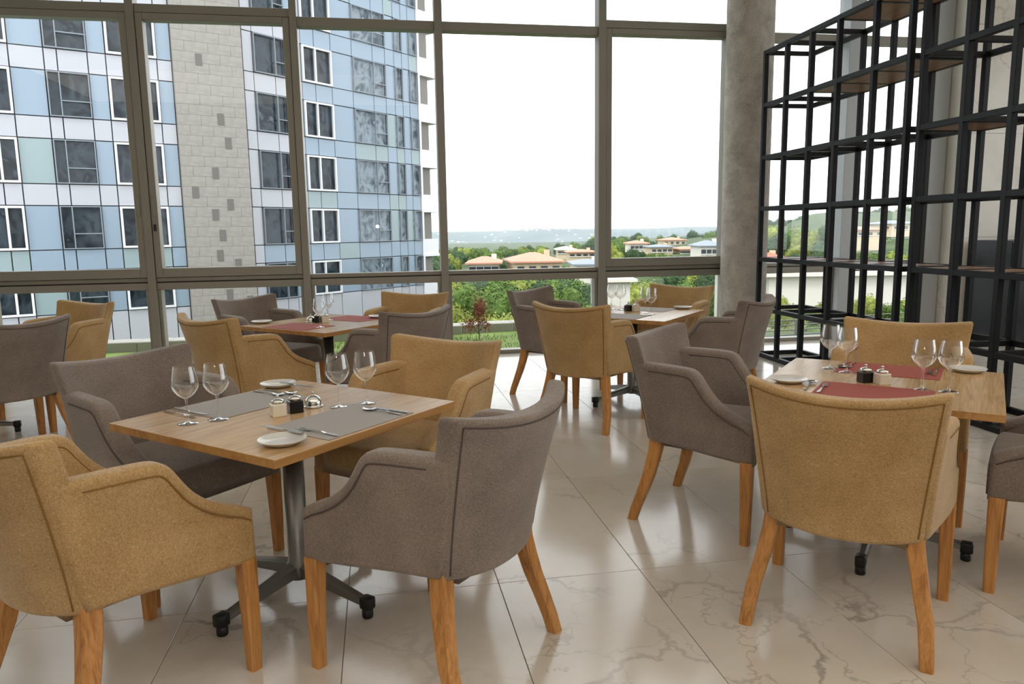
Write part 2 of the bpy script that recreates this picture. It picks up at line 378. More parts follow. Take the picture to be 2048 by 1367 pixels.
for kind in ('yellow', 'grey'):
    t = empty('armchair'); f = M[kind]
    obj('seat', seat_mesh(), f, t, True, True)
    obj('backrest', back_mesh(), f, t, True, True)
    for s in (-1, 1): obj('armrest', arm_mesh(s), f, t, True, True)
    obj('piping', piping_mesh(), M[kind + '_seam'], t, True)
    for s in (-1, 1):
        for fr in (True, False): obj('leg', leg_mesh(fr, s), M['leg'], t, False)
    CH[kind] = t
used = set()
def chair(kind, u, v, facing, label):
    o = CH[kind]
    if kind in used: o = copy_tree(o)
    used.add(kind); o.location = (u, v, 0); o.rotation_euler = (0, 0, R(facing - 90))
    tag(o, label, 'chair', 'mustard armchairs' if kind == 'yellow' else 'grey armchairs'); return o
chair('yellow', -.866, 2.415, 46.1, 'mustard fabric armchair cut off at the left edge, nearest seat at the grey mat table')
chair('grey', .164, 2.412, 137.4, 'grey fabric armchair in the foreground, its back to the camera at the grey mat table')
chair('grey', -.905, 3.32, -42, 'grey fabric armchair facing us across the nearest table with grey placemats')
chair('yellow', .12, 3.365, 230.3, 'mustard fabric armchair facing us behind the foreground grey armchair')
chair('yellow', 1.663, 2.358, 47.4, 'mustard fabric armchair seen square from behind, in the right foreground')
chair('grey', 1.594, 3.379, -44.5, 'grey fabric armchair on the aisle side of the nearest table with red placemats')
chair('yellow', 2.61, 3.366, 228, 'mustard fabric armchair facing us in front of the black shelving')
chair('grey', 2.70, 2.385, 134, 'grey fabric armchair cut off by the right edge, only front leg and arm showing')
chair('yellow', 1.525, 5.27, 43.2, 'mustard fabric armchair with its back to us at the window table beside the column')
chair('grey', 1.52, 6.31, -48, 'grey fabric armchair on the window side, left of the table by the column')
chair('yellow', 2.50, 6.25, 221, 'mustard fabric armchair beside the concrete column, facing into the room')
chair('grey', 2.507, 5.256, 135, 'grey fabric armchair in front of the column, seen from its left side')
chair('yellow', -.885, 5.235, 42.7, 'mustard fabric armchair, near left seat of the back left table with red placemats')
chair('grey', -.893, 6.33, -41.3, 'grey fabric armchair facing us against the window at the back left table')
chair('yellow', .165, 6.23, 242, 'mustard fabric armchair by the window on the far right of the back left table')
chair('grey', .053, 5.30, 131, 'grey fabric armchair with its back to us at the right of the back left table')
chair('grey', -2.48, 5.42, 136, 'grey fabric armchair at the left edge, turned away from us')
chair('yellow', -2.50, 6.28, 235, 'mustard fabric armchair at far left, half hidden behind a grey armchair back')

# ------------------------------------------------------------------ tables
TZ = .742
def table(u, v, rz, label, base_rz=0):
    t = empty('dining_table', (u, v, 0), R(rz), label, 'table', 'square pedestal dining tables')
    bm = bmesh.new(); h = .452
    bx(bm, -h, h, -h, h, TZ - .030, TZ, .003, 2); top = obj('tabletop', bm, M['oak'], t, True, True); top.data.materials.append(M['oak_edge'])
    for p_ in top.data.polygons: p_.material_index = 1 if p_.normal.z < .9 else 0
    bm = bmesh.new()
    for q in range(4):
        c, s = (1, 0, -1, 0)[q], (0, 1, 0, -1)[q]
        for f in ([bx(bm, h - .001, h + .0012, -h + .003, h - .003, TZ - .028, TZ - .003)] if q == 0 else []): pass
    bm.free()
    bm = bmesh.new(); lathe(bm, [(.0, .69), (.04, .69), (.04, .14), (.047, .13), (.047, .075), (.0, .07)][::-1], 24)
    b = empty('pedestal', (0, 0, 0)); COL.objects.unlink(b); bpy.data.objects.remove(b)
    ped = obj('pedestal', bm, M['steel'], t, True, False); ped.rotation_euler = (0, 0, R(base_rz))
    bm = bmesh.new(); bx(bm, -.20, .20, -.20, .20, .69, .712, .004, 1); obj('mounting_plate', bm, M['rubber'], t, True, True)
    for q in range(4):
        a = math.pi / 2 * q + R(base_rz); bm = bmesh.new(); rings = []
        for r, zc, hw_, hh in ((.035, .112, .028, .026), (.20, .085, .022, .020), (.345, .062, .017, .014)):
            pts = [(r, -hw_, zc - hh), (r, hw_, zc - hh), (r, hw_, zc + hh * .6), (r, hw_ * .55, zc + hh), (r, -hw_ * .55, zc + hh), (r, -hw_, zc + hh * .6)]
            rings.append([(x * math.cos(a) - y * math.sin(a), x * math.sin(a) + y * math.cos(a), z) for x, y, z in pts])
        loft(bm, rings); bmesh.ops.recalc_face_normals(bm, faces=bm.faces)
        leg = obj('foot_bar', bm, M['steel'], t, False)
        bm = bmesh.new(); bx(bm, -.024, .026, -.021, .021, .034, .082, .008, 2); lathe(bm, [(.0, 0), (.019, 0), (.021, .006), (.021, .03), (.014, .036)], 16)
        c = obj('caster', bm, M['rubber'], leg, True); c.rotation_euler = (0, 0, a); c.location = (.362 * math.cos(a), .362 * math.sin(a), 0)
    return t
T = {1: (-.357, 2.91, 47.3), 2: (2.147, 2.874, 47.3), 3: (2.03, 5.80, 47), 4: (-.40, 5.86, 47), 5: (-3.03, 5.86, 47)}
table(*T[1], 'square oak table laid with grey placemats in the left foreground', 0)
table(*T[2], 'square oak table laid with red placemats in the right foreground', 0)
table(*T[3], 'square oak table by the window, bright with reflected light, beside the column', -30)
table(*T[4], 'square oak table with red placemats in front of the left windows', 0)
table(*T[5], 'table hidden at far left, only one black caster foot showing', -32)

# ------------------------------------------------------------------ tableware
def make_glass():
    t = empty('wine_glass')
    bm = bmesh.new(); lathe(bm, spline([(.0025, .092), (.016, .098), (.033, .113), (.0445, .132), (.0465, .146), (.043, .175), (.0365, .212)], 4), 28)
    obj('bowl', bm, M['wineglass'], t, True)
    bm = bmesh.new(); lathe(bm, [(.010, .004), (.0052, .012), (.0038, .03), (.0036, .06), (.0042, .085), (.008, .096)], 12); obj('stem', bm, M['wineglass'], t, True)
    bm = bmesh.new(); lathe(bm, [(.0, 0), (.037, 0), (.0375, .0015), (.022, .004), (.009, .0075), (0, .009)], 28); obj('foot', bm, M['wineglass'], t, True)
    return t
G0 = make_glass(); gfirst = [True]
def put(proto, first, u, v, z, rz, label, cat, group):
    o = proto if first[0] else copy_tree(proto); first[0] = False
    o.location = (u, v, z); o.rotation_euler = (0, 0, R(rz)); tag(o, label, cat, group); return o
MATZ = TZ + .0025
GL = [(-.702, 2.805, 'empty wine glass, leftmost on the nearest table with grey placemats'), (-.604, 2.842, 'empty wine glass, second from the left on the nearest grey placemat table'),
      (-.174, 2.941, 'empty wine glass in front of the mustard armchair, just right of the chrome dome'), (-.068, 2.977, 'empty wine glass, rightmost on the nearest grey placemat table'),
      (2.107, 3.20, 'empty wine glass, farthest left on the red placemat table in the right foreground'), (2.123, 3.092, 'empty wine glass, second from left before the mustard chair facing us at right'),
      (2.186, 2.675, 'empty wine glass right of the salt pot on the right foreground table'), (2.262, 2.618, 'empty wine glass, rightmost on the right foreground table, beside a white plate'),
      (1.95, 6.11, 'empty wine glass, leftmost on the table beside the column'), (2.0, 6.03, 'empty wine glass, second from left on the table beside the column'),
      (2.111, 5.734, 'empty wine glass, third from left on the table beside the column'), (2.118, 5.617, 'empty wine glass, rightmost and nearest on the table beside the column'),
      (-.434, 5.567, 'empty wine glass, the nearer of two overlapping on the back left table'), (-.40, 6.02, 'empty wine glass, the farther of two overlapping on the back left table')]
for k, (u, v, lab) in enumerate(GL): put(G0, gfirst, u, v, TZ, 40 * k, lab, 'wine glass', 'empty wine glasses')
def make_plate():
    bm = bmesh.new(); lathe(bm, spline([(.0, .006), (.04, .006), (.058, .0095), (.0755, .0185), (.0775, .0195), (.0765, .0165), (.058, .0055), (.045, .001), (.0, .001)], 3), 40)
    return obj('side_plate', bm, M['plate'], None, True)
P0 = make_plate(); pfirst = [True]
for u, v, lab in ((-.33, 2.453, 'white side plate at the near corner of the grey placemat table'), (-.462, 3.415, 'white side plate at the far corner of the grey placemat table'),
                  (2.655, 2.965, 'white side plate at the right corner of the right foreground table'), (1.752, 2.95, 'white side plate peeking over the back of the mustard chair at right'),
                  (2.53, 5.96, 'white side plate on the table beside the column'), (-.90, 5.965, 'white side plate at the left corner of the back left table'), (-.015, 6.06, 'white side plate at the right corner of the back left table')):
    put(P0, pfirst, u, v, TZ, 0, lab, 'plate', 'white side plates')
def make_mat(m):
    bm = bmesh.new(); bx(bm, -.215, .215, -.155, .155, .0002, .0024, .0008, 1); return obj('placemat', bm, m, None, False)
mg, mr_ = make_mat(M['napgrey']), make_mat(M['napred']); f1, f2 = [True], [True]
def edge_pt(t, q, inset, along=0.0):  # q: edge index, 0 near-right, 1 far-right, 2 far-left, 3 near-left
    u, v, rz = T[t]; a = R(rz) + (-math.pi / 2, 0, math.pi / 2, math.pi)[q]; n = Vector((math.cos(a), math.sin(a))); tt = Vector((-n.y, n.x))
    p = Vector((u, v)) + n * (.452 - inset) + tt * along; return p.x, p.y, math.degrees(a) + 90
for t, q, proto, fl, lab in ((1, 0, mg, f1, 'grey placemat at the near edge of the nearest left table, under a knife'), (1, 2, mg, f1, 'grey placemat in front of the grey armchair facing us'),
                             (2, 1, mr_, f2, 'red placemat in front of the mustard armchair facing us at right'), (2, 3, mr_, f2, 'red placemat just showing over the back of the right foreground chair'),
                             (3, 1, mg, f1, 'grey placemat before the mustard chair beside the column'), (3, 3, mg, f1, 'grey placemat behind the mustard chair back on the table beside the column'),
                             (4, 3, mr_, f2, 'red placemat on the left part of the back left table'), (4, 1, mr_, f2, 'red placemat on the window side of the back left table')):
    x, y, r = edge_pt(t, q, .17); put(proto, fl, x, y, TZ, r, lab, 'placemat', 'placemats')
# cutlery, lying along local +y from handle (y=0) to tip
def handle(bm, L, z=.003):
    loft(bm, [[(-hw, y, z + dz - .001), (hw, y, z + dz - .001), (hw, y, z + dz + .001), (-hw, y, z + dz + .001)] for y, hw, dz in ((0, .0045, 0), (.01, .0068, 0), (.06, .0045, .001), (L * .6, .0030, .004), (L, .0034, .003))])
def make_fork():
    bm = bmesh.new(); handle(bm, .13)
    loft(bm, [[(-hw, y, z - .0008), (hw, y, z - .0008), (hw, y, z + .0008), (-hw, y, z + .0008)] for y, hw, z in ((.128, .0034, .006), (.14, .009, .0045), (.155, .0115, .003))])
    for k in range(4):
        x = -.0096 + k * .0064; loft(bm, [[(x - w_, y, z - .0007), (x + w_, y, z - .0007), (x + w_, y, z + .0007), (x - w_, y, z + .0007)] for y, w_, z in ((.153, .0019, .003), (.18, .0016, .004), (.197, .0007, .009))])
    return obj('fork', bm, M['cutlery'], None, False)
def make_knife():
    k = empty('knife'); bm = bmesh.new()
    loft(bm, [[(-hw, y, .001), (hw, y, .001), (hw, y, .006), (-hw, y, .006)] for y, hw in ((0, .005), (.02, .0068), (.08, .0055), (.092, .004))]); obj('handle', bm, M['cutlery'], k)
    bm = bmesh.new(); loft(bm, [[(-.004, y, .0015), (x, y, .0015), (x, y, .003), (-.004, y, .003)] for y, x in ((.09, .004), (.11, .009), (.17, .010), (.20, .006), (.212, -.002))]); obj('blade', bm, M['cutlery'], k)
    return k
def make_spoon():
    bm = bmesh.new(); handle(bm, .13)
    vr = [[(r * .021 * math.cos(a) , .158 + r * .031 * math.sin(a), .008 - .006 * (1 - r * r)) for a in [2 * math.pi * i / 16 for i in range(16)]] for r in (1, .8, .5, .15)]
    loft(bm, vr, False); vr2 = [[(x, y, z - .0012) for x, y, z in r] for r in vr]; loft(bm, vr2, False); return obj('spoon', bm, M['cutlery'], None, True)
FK, KN, SP = make_fork(), make_knife(), make_spoon(); ff, kf, sf = [True], [True], [True]
def lay(proto, fl, t, q, across, deep, rot, dz, lab, cat):
    u, v, rz = edge_pt(t, q, deep, across); put(proto, fl, u, v, TZ + dz, rz + 180 - 90 + 90 + rot, lab, cat, 'table cutlery')
# edge_pt along axis: +along = to the diner's left when q faces the diner ... (checked in render)
lay(FK, ff, 1, 0, -.17, .02, 180, .0026, 'steel fork on the near grey placemat beside the plate', 'fork')
lay(KN, kf, 1, 0, -.25, .10, 180, .020, 'steel butter knife resting across the near white side plate', 'knife')
lay(KN, kf, 1, 0, .19, .02, 180, .0026, 'steel knife at the right end of the near grey placemat', 'knife')
lay(SP, sf, 1, 0, .16, .03, 180, .0026, 'steel spoon beside the knife on the near grey placemat', 'spoon')
lay(KN, kf, 1, 2, .20, .02, 180, .0026, 'steel knife on the far grey placemat beneath the left glasses', 'knife')
lay(FK, ff, 1, 2, .245, .02, 180, .0005, 'steel fork on bare wood left of the far grey placemat', 'fork')
lay(SP, sf, 1, 2, -.17, .03, 180, .0026, 'steel spoon at the far end of the far grey placemat', 'spoon')
lay(SP, sf, 1, 2, -.215, .06, 180, .0026, 'steel spoon beside the far white plate on the grey placemat table', 'spoon')
lay(KN, kf, 1, 2, -.29, .06, 180, .021, 'steel butter knife across the far white side plate', 'knife')
lay(SP, sf, 2, 1, .20, .04, 180, .0026, 'steel spoon at the left end of the far red placemat', 'spoon')
lay(FK, ff, 2, 1, .17, .03, 180, .0026, 'steel fork at the left end of the far red placemat', 'fork')
lay(KN, kf, 2, 1, -.19, .03, 180, .0026, 'steel knife at the right end of the far red placemat', 'knife')
lay(FK, ff, 2, 1, -.165, .03, 180, .0026, 'steel fork at the right end of the far red placemat', 'fork')
lay(FK, ff, 2, 3, -.19, .06, 180, .0026, 'steel fork on the red placemat just over the chair back', 'fork')
lay(SP, sf, 2, 3, -.25, .10, 180, .0026, 'steel spoon beside the plate over the chair back', 'spoon')
# condiment pots
def make_pot(name, m):
    t = empty(name); bm = bmesh.new()
    loft(bm, [[(sx * h, sy * h, z) for sx, sy in ((-1, -1), (1, -1), (1, 1), (-1, 1))] for z, h in ((0, .024), (.003, .026), (.044, .026), (.048, .023))])
    bmesh.ops.recalc_face_normals(bm, faces=bm.faces); prep(bm, [e for e in bm.edges if abs(e.verts[0].co.z - e.verts[1].co.z) > .02], .004, 2); obj('body', bm, m, t, False)
    bm = bmesh.new(); lathe(bm, [(0, .047), (.023, .047), (.0235, .056), (.019, .062), (.007, .065), (.004, .068), (.0055, .072), (.006, .076), (.003, .080), (0, .0805)], 24); obj('lid', bm, M['chrome'], t, True)
    return t
pp, sp_ = make_pot('pepper_pot', M['pepper']), make_pot('salt_pot', M['salt']); pf, slf = [True], [True]
for u, v, r, lab in ((-.334, 2.896, 20, 'black square pepper pot with chrome lid on the nearest left table'), (2.067, 2.874, 0, 'black square pepper pot with chrome lid on the right foreground table'),
                     (2.035, 5.93, 10, 'black pepper pot on the table beside the column'), (-.475, 5.89, 10, 'black pepper pot on the back left table')):
    put(pp, pf, u, v, TZ, r, lab, 'pepper pot', 'pepper pots')
for u, v, r, lab in ((-.392, 2.852, 22, 'pale square salt pot with chrome lid on the nearest left table'), (2.107, 2.818, 0, 'pale square salt pot with chrome lid on the right foreground table'),
                     (2.085, 5.875, 10, 'pale salt pot on the table beside the column'), (-.415, 5.86, 10, 'pale salt pot on the back left table')):
    put(sp_, slf, u, v, TZ, r, lab, 'salt pot', 'salt pots')
def make_dome():
    t = empty('butter_dome'); bm = bmesh.new()
    lathe(bm, [(.0, 0), (.036, 0), (.0385, .003), (.036, .006), (.0335, .006), (.0335, .010), (.0325, .022), (.0275, .034), (.018, .043), (.006, .047), (.003, .049), (.0048, .053), (.0055, .057), (.003, .061), (0, .0615)], 28)
    obj('cover', bm, M['chrome'], t, True); return t
dm, df = make_dome(), [True]
put(dm, df, -.274, 2.975, TZ, 0, 'chrome domed butter dish with knob on the nearest left table', 'butter dish', 'domed butter dishes')
put(dm, df, -.53, 5.925, TZ, 0, 'chrome domed butter dish on the back left table', 'butter dish', 'domed butter dishes')

# ------------------------------------------------------------------ black cube shelving
def shelving(u0, u1, vs, levels, label, boards, name='shelving_unit'):
    t = empty(name, (u0, vs[0], 0), R(-1.0), label, 'shelving', 'black steel cube shelving'); h = .0225
    loc = lambda x, y, z: (x - u0, y - vs[0], z)
    me_post = None
    for u in (u0, u1):
        for v in vs:
            if me_post is None:
                bm = bmesh.new(); bx(bm, -h, h, -h, h, 0, levels[-1] + h, .003, 1); o = obj('post', bm, M['black'], t, False); me_post = o.data
            else: o = link('post', me_post, None, t)
            o.location = loc(u, v, 0)
    r1 = r2 = None; L = abs(vs[0] - vs[-1])
    for z in levels:
        for u in (u0, u1):
            if r1 is None:
                bm = bmesh.new(); bx(bm, -h + .001, h - .001, -L + h, -h, -h, h, .003, 1); o = obj('rail', bm, M['black'], t, False); r1 = o.data
            else: o = link('rail', r1, None, t)
            o.location = loc(u, vs[0], z if z > .1 else z + h)
        for v in vs:
            if r2 is None:
                bm = bmesh.new(); bx(bm, h, u1 - u0 - h, -h + .002, h - .002, -h + .001, h - .001, .003, 1); o = obj('crossbar', bm, M['black'], t, False); r2 = o.data
            else: o = link('crossbar', r2, None, t)
            o.location = loc(u0, v, z if z > .1 else z + h)
    for z, i, j in boards:
        bm = bmesh.new(); bx(bm, h * .6, u1 - u0 - h * .6, vs[j] - vs[0] + h * .6, vs[i] - vs[0] - h * .6, z - h + .004, z + h - .006, .002, 1)
        obj('shelf_board', bm, M['board'], t, False)
    return t
LV = [0, .53, 1.068, 1.612, 2.15, 2.695, 3.235]
shelving(4.13, 4.66, [7.65, 7.21, 6.76, 6.315, 5.80, 5.355], LV, 'black steel cube shelving bay beside the column, against the glass', [(3.235, 3, 4), (3.235, 4, 5), (2.695, 2, 3), (2.695, 3, 4), (2.695, 4, 5), (1.068, 0, 1), (1.068, 1, 3), (1.068, 3, 5)])
LV2 = [0, .53, 1.068, 1.612, 2.15, 2.695, 3.235, 3.78]
shelving(4.135, 4.66, [5.26, 4.815, 4.39, 3.95, 3.50], LV2, 'black steel cube shelving bay at the right edge, in front of the marble wall', [(2.15, 0, 1), (1.068, 0, 1), (1.068, 1, 2), (1.068, 2, 4), (3.78, 0, 2)])
cb = empty('bar_cabinet', (7.9, 7.75, 0), 0, 'tall dark cabinet behind the lower shelves at right', 'cabinet')
box('carcass', -.75, .85, -.28, .28, .02, 1.22, M['wood_dark'], cb, .004)
for k in range(3):
    d = box('door', -.745 + .535 * k, -.215 + .535 * k, -.30, -.281, .06, 1.20, M['wood_dark'], cb, .003)
    box('handle', -.25 + .535 * k, -.235 + .535 * k, -.325, -.30, .75, .95, M['alu_light'], d)

# ------------------------------------------------------------------ outside: tower block
M['blue'] = mat('blue_spandrel', (128, 144, 160), .22); M['bluegreen'] = mat('blue_green_spandrel', (130, 146, 150), .22); M['palepanel'] = mat('white_spandrel', (164, 165, 172), .35)
M['joint'] = mat('facade_joint', (96, 100, 108), .8); M['whiteframe'] = mat('white_window_frame', (206, 206, 210), .4); M['greyframe'] = mat('grey_window_frame', (120, 128, 136), .4)
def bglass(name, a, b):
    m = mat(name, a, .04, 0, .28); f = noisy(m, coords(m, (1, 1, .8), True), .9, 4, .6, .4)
    lk(m, ramp(m, f, [(.35, lin(a)), (.5, lin(b)), (.62, lin(a)), (.75, lin(tuple(min(255, x * 1.6) for x in b)))]), bsdf(m).inputs['Base Color']); return m  # mottled reflections painted into the base colour by noise
M['bglass'] = bglass('dark_building_glass', (20, 28, 36), (56, 66, 74)); M['bglass2'] = bglass('painted_reflection_glass', (58, 68, 78), (126, 138, 148))
M['stone'] = concrete('grey_stone_cladding', (126, 123, 118), (146, 142, 136), 2.5); M['slot'] = mat('dark_slot', (96, 92, 90), .7)
M['recess_shade'] = mat('balcony_shade_grey', (112, 108, 104), .8)  # shade of the open balconies put into the colour
tower = empty('apartment_tower', (0, 0, 0), 0, 'tall blue and white panelled apartment tower with a grey stone strip, outside left', 'building')
def frame_of(P, Q):
    P = cf(*P); Q = cf(*Q); e = (Q - P); e.z = 0; e.normalize(); n = Vector((e.y, -e.x, 0))
    if n.dot(-P) < 0: n = -n
    return P, e, n
FA = frame_of((-29.05, 30.6), (-14.6, 40.6)); FB = frame_of((-14.6, 40.6), (-6.7, 52.1))
UC = {}
def ucube(m):
    if m.name not in UC:
        bm = bmesh.new(); bx(bm, -.5, .5, -.5, .5, -.5, .5); me = bpy.data.meshes.new('panel'); bm.to_mesh(me); bm.free(); me.materials.append(m); UC[m.name] = me
    return UC[m.name]
def slab(name, fr, s0, s1, z0, z1, d0, d1, m, parent):   # block on a facade: s along, d outwards
    P, e, n = fr; o = bpy.data.objects.new(name, ucube(m)); COL.objects.link(o); o.parent = parent
    c = P + e * ((s0 + s1) / 2) + n * ((d0 + d1) / 2); o.location = (c.x, c.y, (z0 + z1) / 2); o.rotation_euler = (0, 0, math.atan2(e.y, e.x)); o.scale = (abs(s1 - s0), abs(d1 - d0), abs(z1 - z0)); return o
def frame_mesh(name, fr, s0, s1, z0, z1, d0, d1, wd, splits, m, parent, hsplit=None):
    P, e, n = fr; bm = bmesh.new(); ny = d1 - d0
    for a, b, c, d in [(s0, s1, z0, z0 + wd), (s0, s1, z1 - wd, z1), (s0, s0 + wd, z0 + wd, z1 - wd), (s1 - wd, s1, z0 + wd, z1 - wd)] + [(q - wd / 2, q + wd / 2, z0 + wd, z1 - wd) for q in splits]:
        bx(bm, a, b, -ny, 0, c, d)
    if hsplit: bx(bm, hsplit[0], hsplit[1], -ny, 0, hsplit[2] - wd / 2, hsplit[2] + wd / 2)
    o = obj(name, bm, m, parent); ang = math.atan2(e.y, e.x); 
    sgn = 1 if Vector((-e.y, e.x, 0)).dot(n) < 0 else -1
    c = P + n * d0; o.location = (c.x, c.y, 0); o.rotation_euler = (0, 0, ang)
    if sgn < 0: o.scale = (1, -1, 1)
    return o
PIT = 3.075
slab('wall', FA, 2, 18.3, -14, 19, -6, -.25, M['joint'], tower); slab('wall', FB, .7, 15.0, -14, 19, -6, -.25, M['joint'], tower)
G_ = .025
colsA = [(2.2, 5.2, 'b'), (5.2, 6.4, 'w'), (6.4, 8.02, 'W'), (8.02, 9.38, 'b'), (9.38, 11.16, 'g'), (11.16, 11.93, 'b'), (11.93, 14.19, 'W'), (14.19, 14.87, 'b')]
colsB = [(.98, 1.61, 'p'), (1.61, 3.78, 'g'), (3.78, 4.9, 'b'), (4.9, 7.16, 'W'), (7.16, 8.87, 'b'), (8.87, 11.77, 'r'), (11.77, 12.62, 'b'), (12.62, 13.37, 'r'), (13.37, 14.04, 'b'), (14.04, 14.86, 'r')]
SPL = {9.38: 9.91, 11.93: 13.0, 6.4: 7.3, 1.61: 3.03, 4.9: 5.89, 8.87: 10.65, 5.2: 5.8}
rb = random.Random(3)
for fr, cols, ab in ((FA, colsA, 'A'), (FB, colsB, 'B')):
    for n_ in range(-1, 6):
        z0 = .85 + PIT * n_; zs = z0 - 1.0; z1 = zs + PIT
        for s0, s1, k in cols:
            white = (n_ >= 1 and (ab == 'A' or s0 < 4)) or k == 'p'
            if n_ == -1: pass
            pm = M['palepanel'] if white else (M['bluegreen'] if rb.random() < .22 else M['blue'])
            parts = [(s0, s1)]
            if s0 in SPL: parts = [(s0, SPL[s0]), (SPL[s0], s1)]
            if n_ >= 0:
                for a, b in parts: slab('panel', fr, a + G_, b - G_, zs + G_, z0 - G_, -.1, 0, pm, tower)
            if k in 'bp': slab('panel', fr, s0 + G_, s1 - G_, z0 + G_, z1 - G_, -.1, -.01, M['palepanel'] if k == 'p' else (M['bluegreen'] if rb.random() < .15 else M['blue']), tower)
            else:
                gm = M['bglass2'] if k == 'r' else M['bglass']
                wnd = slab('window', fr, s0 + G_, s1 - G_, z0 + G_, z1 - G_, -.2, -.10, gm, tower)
                fm = M['whiteframe'] if k in 'W' else M['greyframe']; wd = .10 if k == 'W' else .045
                sp = [SPL[s0]] if s0 in SPL else []
                hs = (sp[0], s1, z0 + .75) if (k in 'gr' and sp) else None
                f = frame_mesh('frame', fr, s0 + G_, s1 - G_, z0 + G_, z1 - G_, 0.0, .12, wd, sp, fm, tower, hs)
                f.parent = wnd; f.matrix_parent_inverse = (Matrix.Translation(wnd.location) @ wnd.rotation_euler.to_matrix().to_4x4() @ Matrix.Diagonal((*wnd.scale, 1))).inverted()
    for s0, s1, k in cols:      # pale plinth below the lowest windows
        for a, b in ([(s0, SPL[s0]), (SPL[s0], s1)] if s0 in SPL else [(s0, s1)]): slab('panel', fr, a + G_, b - G_, -12, .85 - PIT - G_ - .0, -.1, 0, M['palepanel'], tower)
# stone strip: courses of blocks with small dark slots
slots = [(16.12, 9.97), (17.0, 7.1), (17.3, 5.9), (16.55, 4.35), (15.5, 3.35), (17.2, 2.75), (16.4, 2.22), (16.7, 1.15), (16.5, .1), (17.4, -.4), (17.7, -.95), (15.75, -.98), (16.85, -2.0), (17.9, -2.4)]
ch = PIT / 6
for c in range(-18, 33):
    z = .85 + c * ch; cuts = [14.89] + [14.89 + 1.137 * k + (.57 if c % 2 else 0) for k in range(0 if c % 2 else 1, 3)] + [18.3]
    if -4.2 < z < 15.5:
        for a, b in zip(cuts, cuts[1:]): slab('stone_block', FA, a + .006, b - .006, z + .006, z + ch - .006, -.1, .22 + .008 * rb.random(), M['stone'], tower)
slab('stone_core', FA, 14.9, 18.28, -14, 19, -.2, .205, M['stone'], tower)
for s, z in slots: slab('slot', FA, s - .16, s + .16, z - .02, z + .56, .2, .245, M['slot'], tower)
# white balcony stack on the far end
slab('edge_strip', FB, 14.88, 15.08, -12, 19, -.3, .06, M['whiteframe'], tower)
for n_ in range(-2, 6):
    zs = -.15 + PIT * n_
    slab('balcony', FB, 15.1, 16.75, zs + .05, zs + 1.1, -4.5, -.1, M['whiteframe'], tower)
    slab('balcony_shade_block', FB, 15.1, 16.25, zs + 1.1, zs + PIT - .12, -3.6, -.28, M['recess_shade'], tower)  # solid block between parapets, its grey stands in for the opening's shade
    slab('balcony_slab', FB, 15.1, 17.0, zs - .12, zs + .05, -4.6, 0, M['whiteframe'], tower)
slab('end_wall', FB, 14.9, 15.6, -12, 19, -6, -.6, M['palepanel'], tower)

# ------------------------------------------------------------------ outside: ground, terrace, planting
def greens(name, a, b, c, sc=3.0, rough=.8):
    m = mat(name, b, rough, 0, .2); f = noisy(m, coords(m, (1, 1, 1), True), sc, 3); oi = nn(m, 'ShaderNodeObjectInfo')
    col = ramp(m, f, [(.3, lin(a)), (.5, lin(b)), (.72, lin(c))]); hs = nn(m, 'ShaderNodeHueSaturation'); mr = nn(m, 'ShaderNodeMapRange'); lk(m, oi.outputs['Random'], mr.inputs[0]); mr.inputs[3].default_value = .8; mr.inputs[4].default_value = 1.2
    lk(m, mr.outputs[0], hs.inputs['Value']); lk(m, col, hs.inputs['Color']); lk(m, hs.outputs[0], bsdf(m).inputs['Base Color']); return m
M['leaf1'] = greens('mid_green_leaves', (58, 78, 36), (84, 108, 50), (118, 138, 72)); M['leaf2'] = greens('yellow_green_leaves', (92, 104, 42), (126, 136, 62), (158, 164, 88))
M['leaf3'] = greens('dark_green_leaves', (40, 58, 36), (58, 80, 50), (80, 102, 66)); M['leaf4'] = greens('copper_leaves', (118, 66, 52), (146, 88, 72), (168, 116, 98)); M['leaf5'] = greens('olive_leaves', (82, 92, 52), (110, 120, 70), (138, 146, 96))
M['bark'] = mat('bark', (92, 78, 64), .9)
M['lawn'] = greens('lawn', (96, 116, 54), (118, 138, 70), (140, 156, 90), 1.2); M['hill'] = greens('hillside', (44, 62, 36), (64, 84, 46), (96, 112, 64), .28)
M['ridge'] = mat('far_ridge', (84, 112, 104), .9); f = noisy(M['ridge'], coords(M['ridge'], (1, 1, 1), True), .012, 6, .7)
lk(M['ridge'], ramp(M['ridge'], f, [(.35, lin((56, 80, 84))), (.55, lin((74, 96, 100))), (.7, lin((100, 118, 118)))]), bsdf(M['ridge']).inputs['Base Color'])  # blue-grey ramp puts part of the distance haze into the ridge colour
M['paving'] = mat('terrace_paving', (200, 197, 190), .7); M['kerb'] = mat('kerb_stone', (168, 165, 156), .8)
M['peach'] = mat('peach_roof', (194, 138, 116), .8); M['render'] = mat('white_render', (216, 210, 202), .8); M['greyroof'] = mat('grey_roof', (126, 134, 146), .6); M['hwin'] = mat('house_window', (60, 66, 74), .1); M['cream'] = mat('cream_render', (200, 182, 154), .8); M['redroof'] = mat('red_roof', (176, 98, 76), .8)
def sm(a, b, x): t = min(1, max(0, (x - a) / (b - a))); return t * t * (3 - 2 * t)
def hgt(X, Y):
    t = X / max(Y, 1)
    h = -.9 * sm(11.5, 15, Y) - 3.7 * sm(15, 30, Y) + 1.9 * sm(40, 72, Y) - .4 * sm(75, 110, Y) - 2.2 * sm(120, 220, Y) - 4.0 * sm(230, 420, Y)
    h += (4.6 * sm(.06, .30, t) + 6.5 * sm(.30, .42, t)) * sm(80, 230, Y)
    return h - .22
bm = bmesh.new(); ts = [-.75 + 1.75 * i / 70 for i in range(71)]; ys = [9.9 * (1.068 ** j) for j in range(66)]
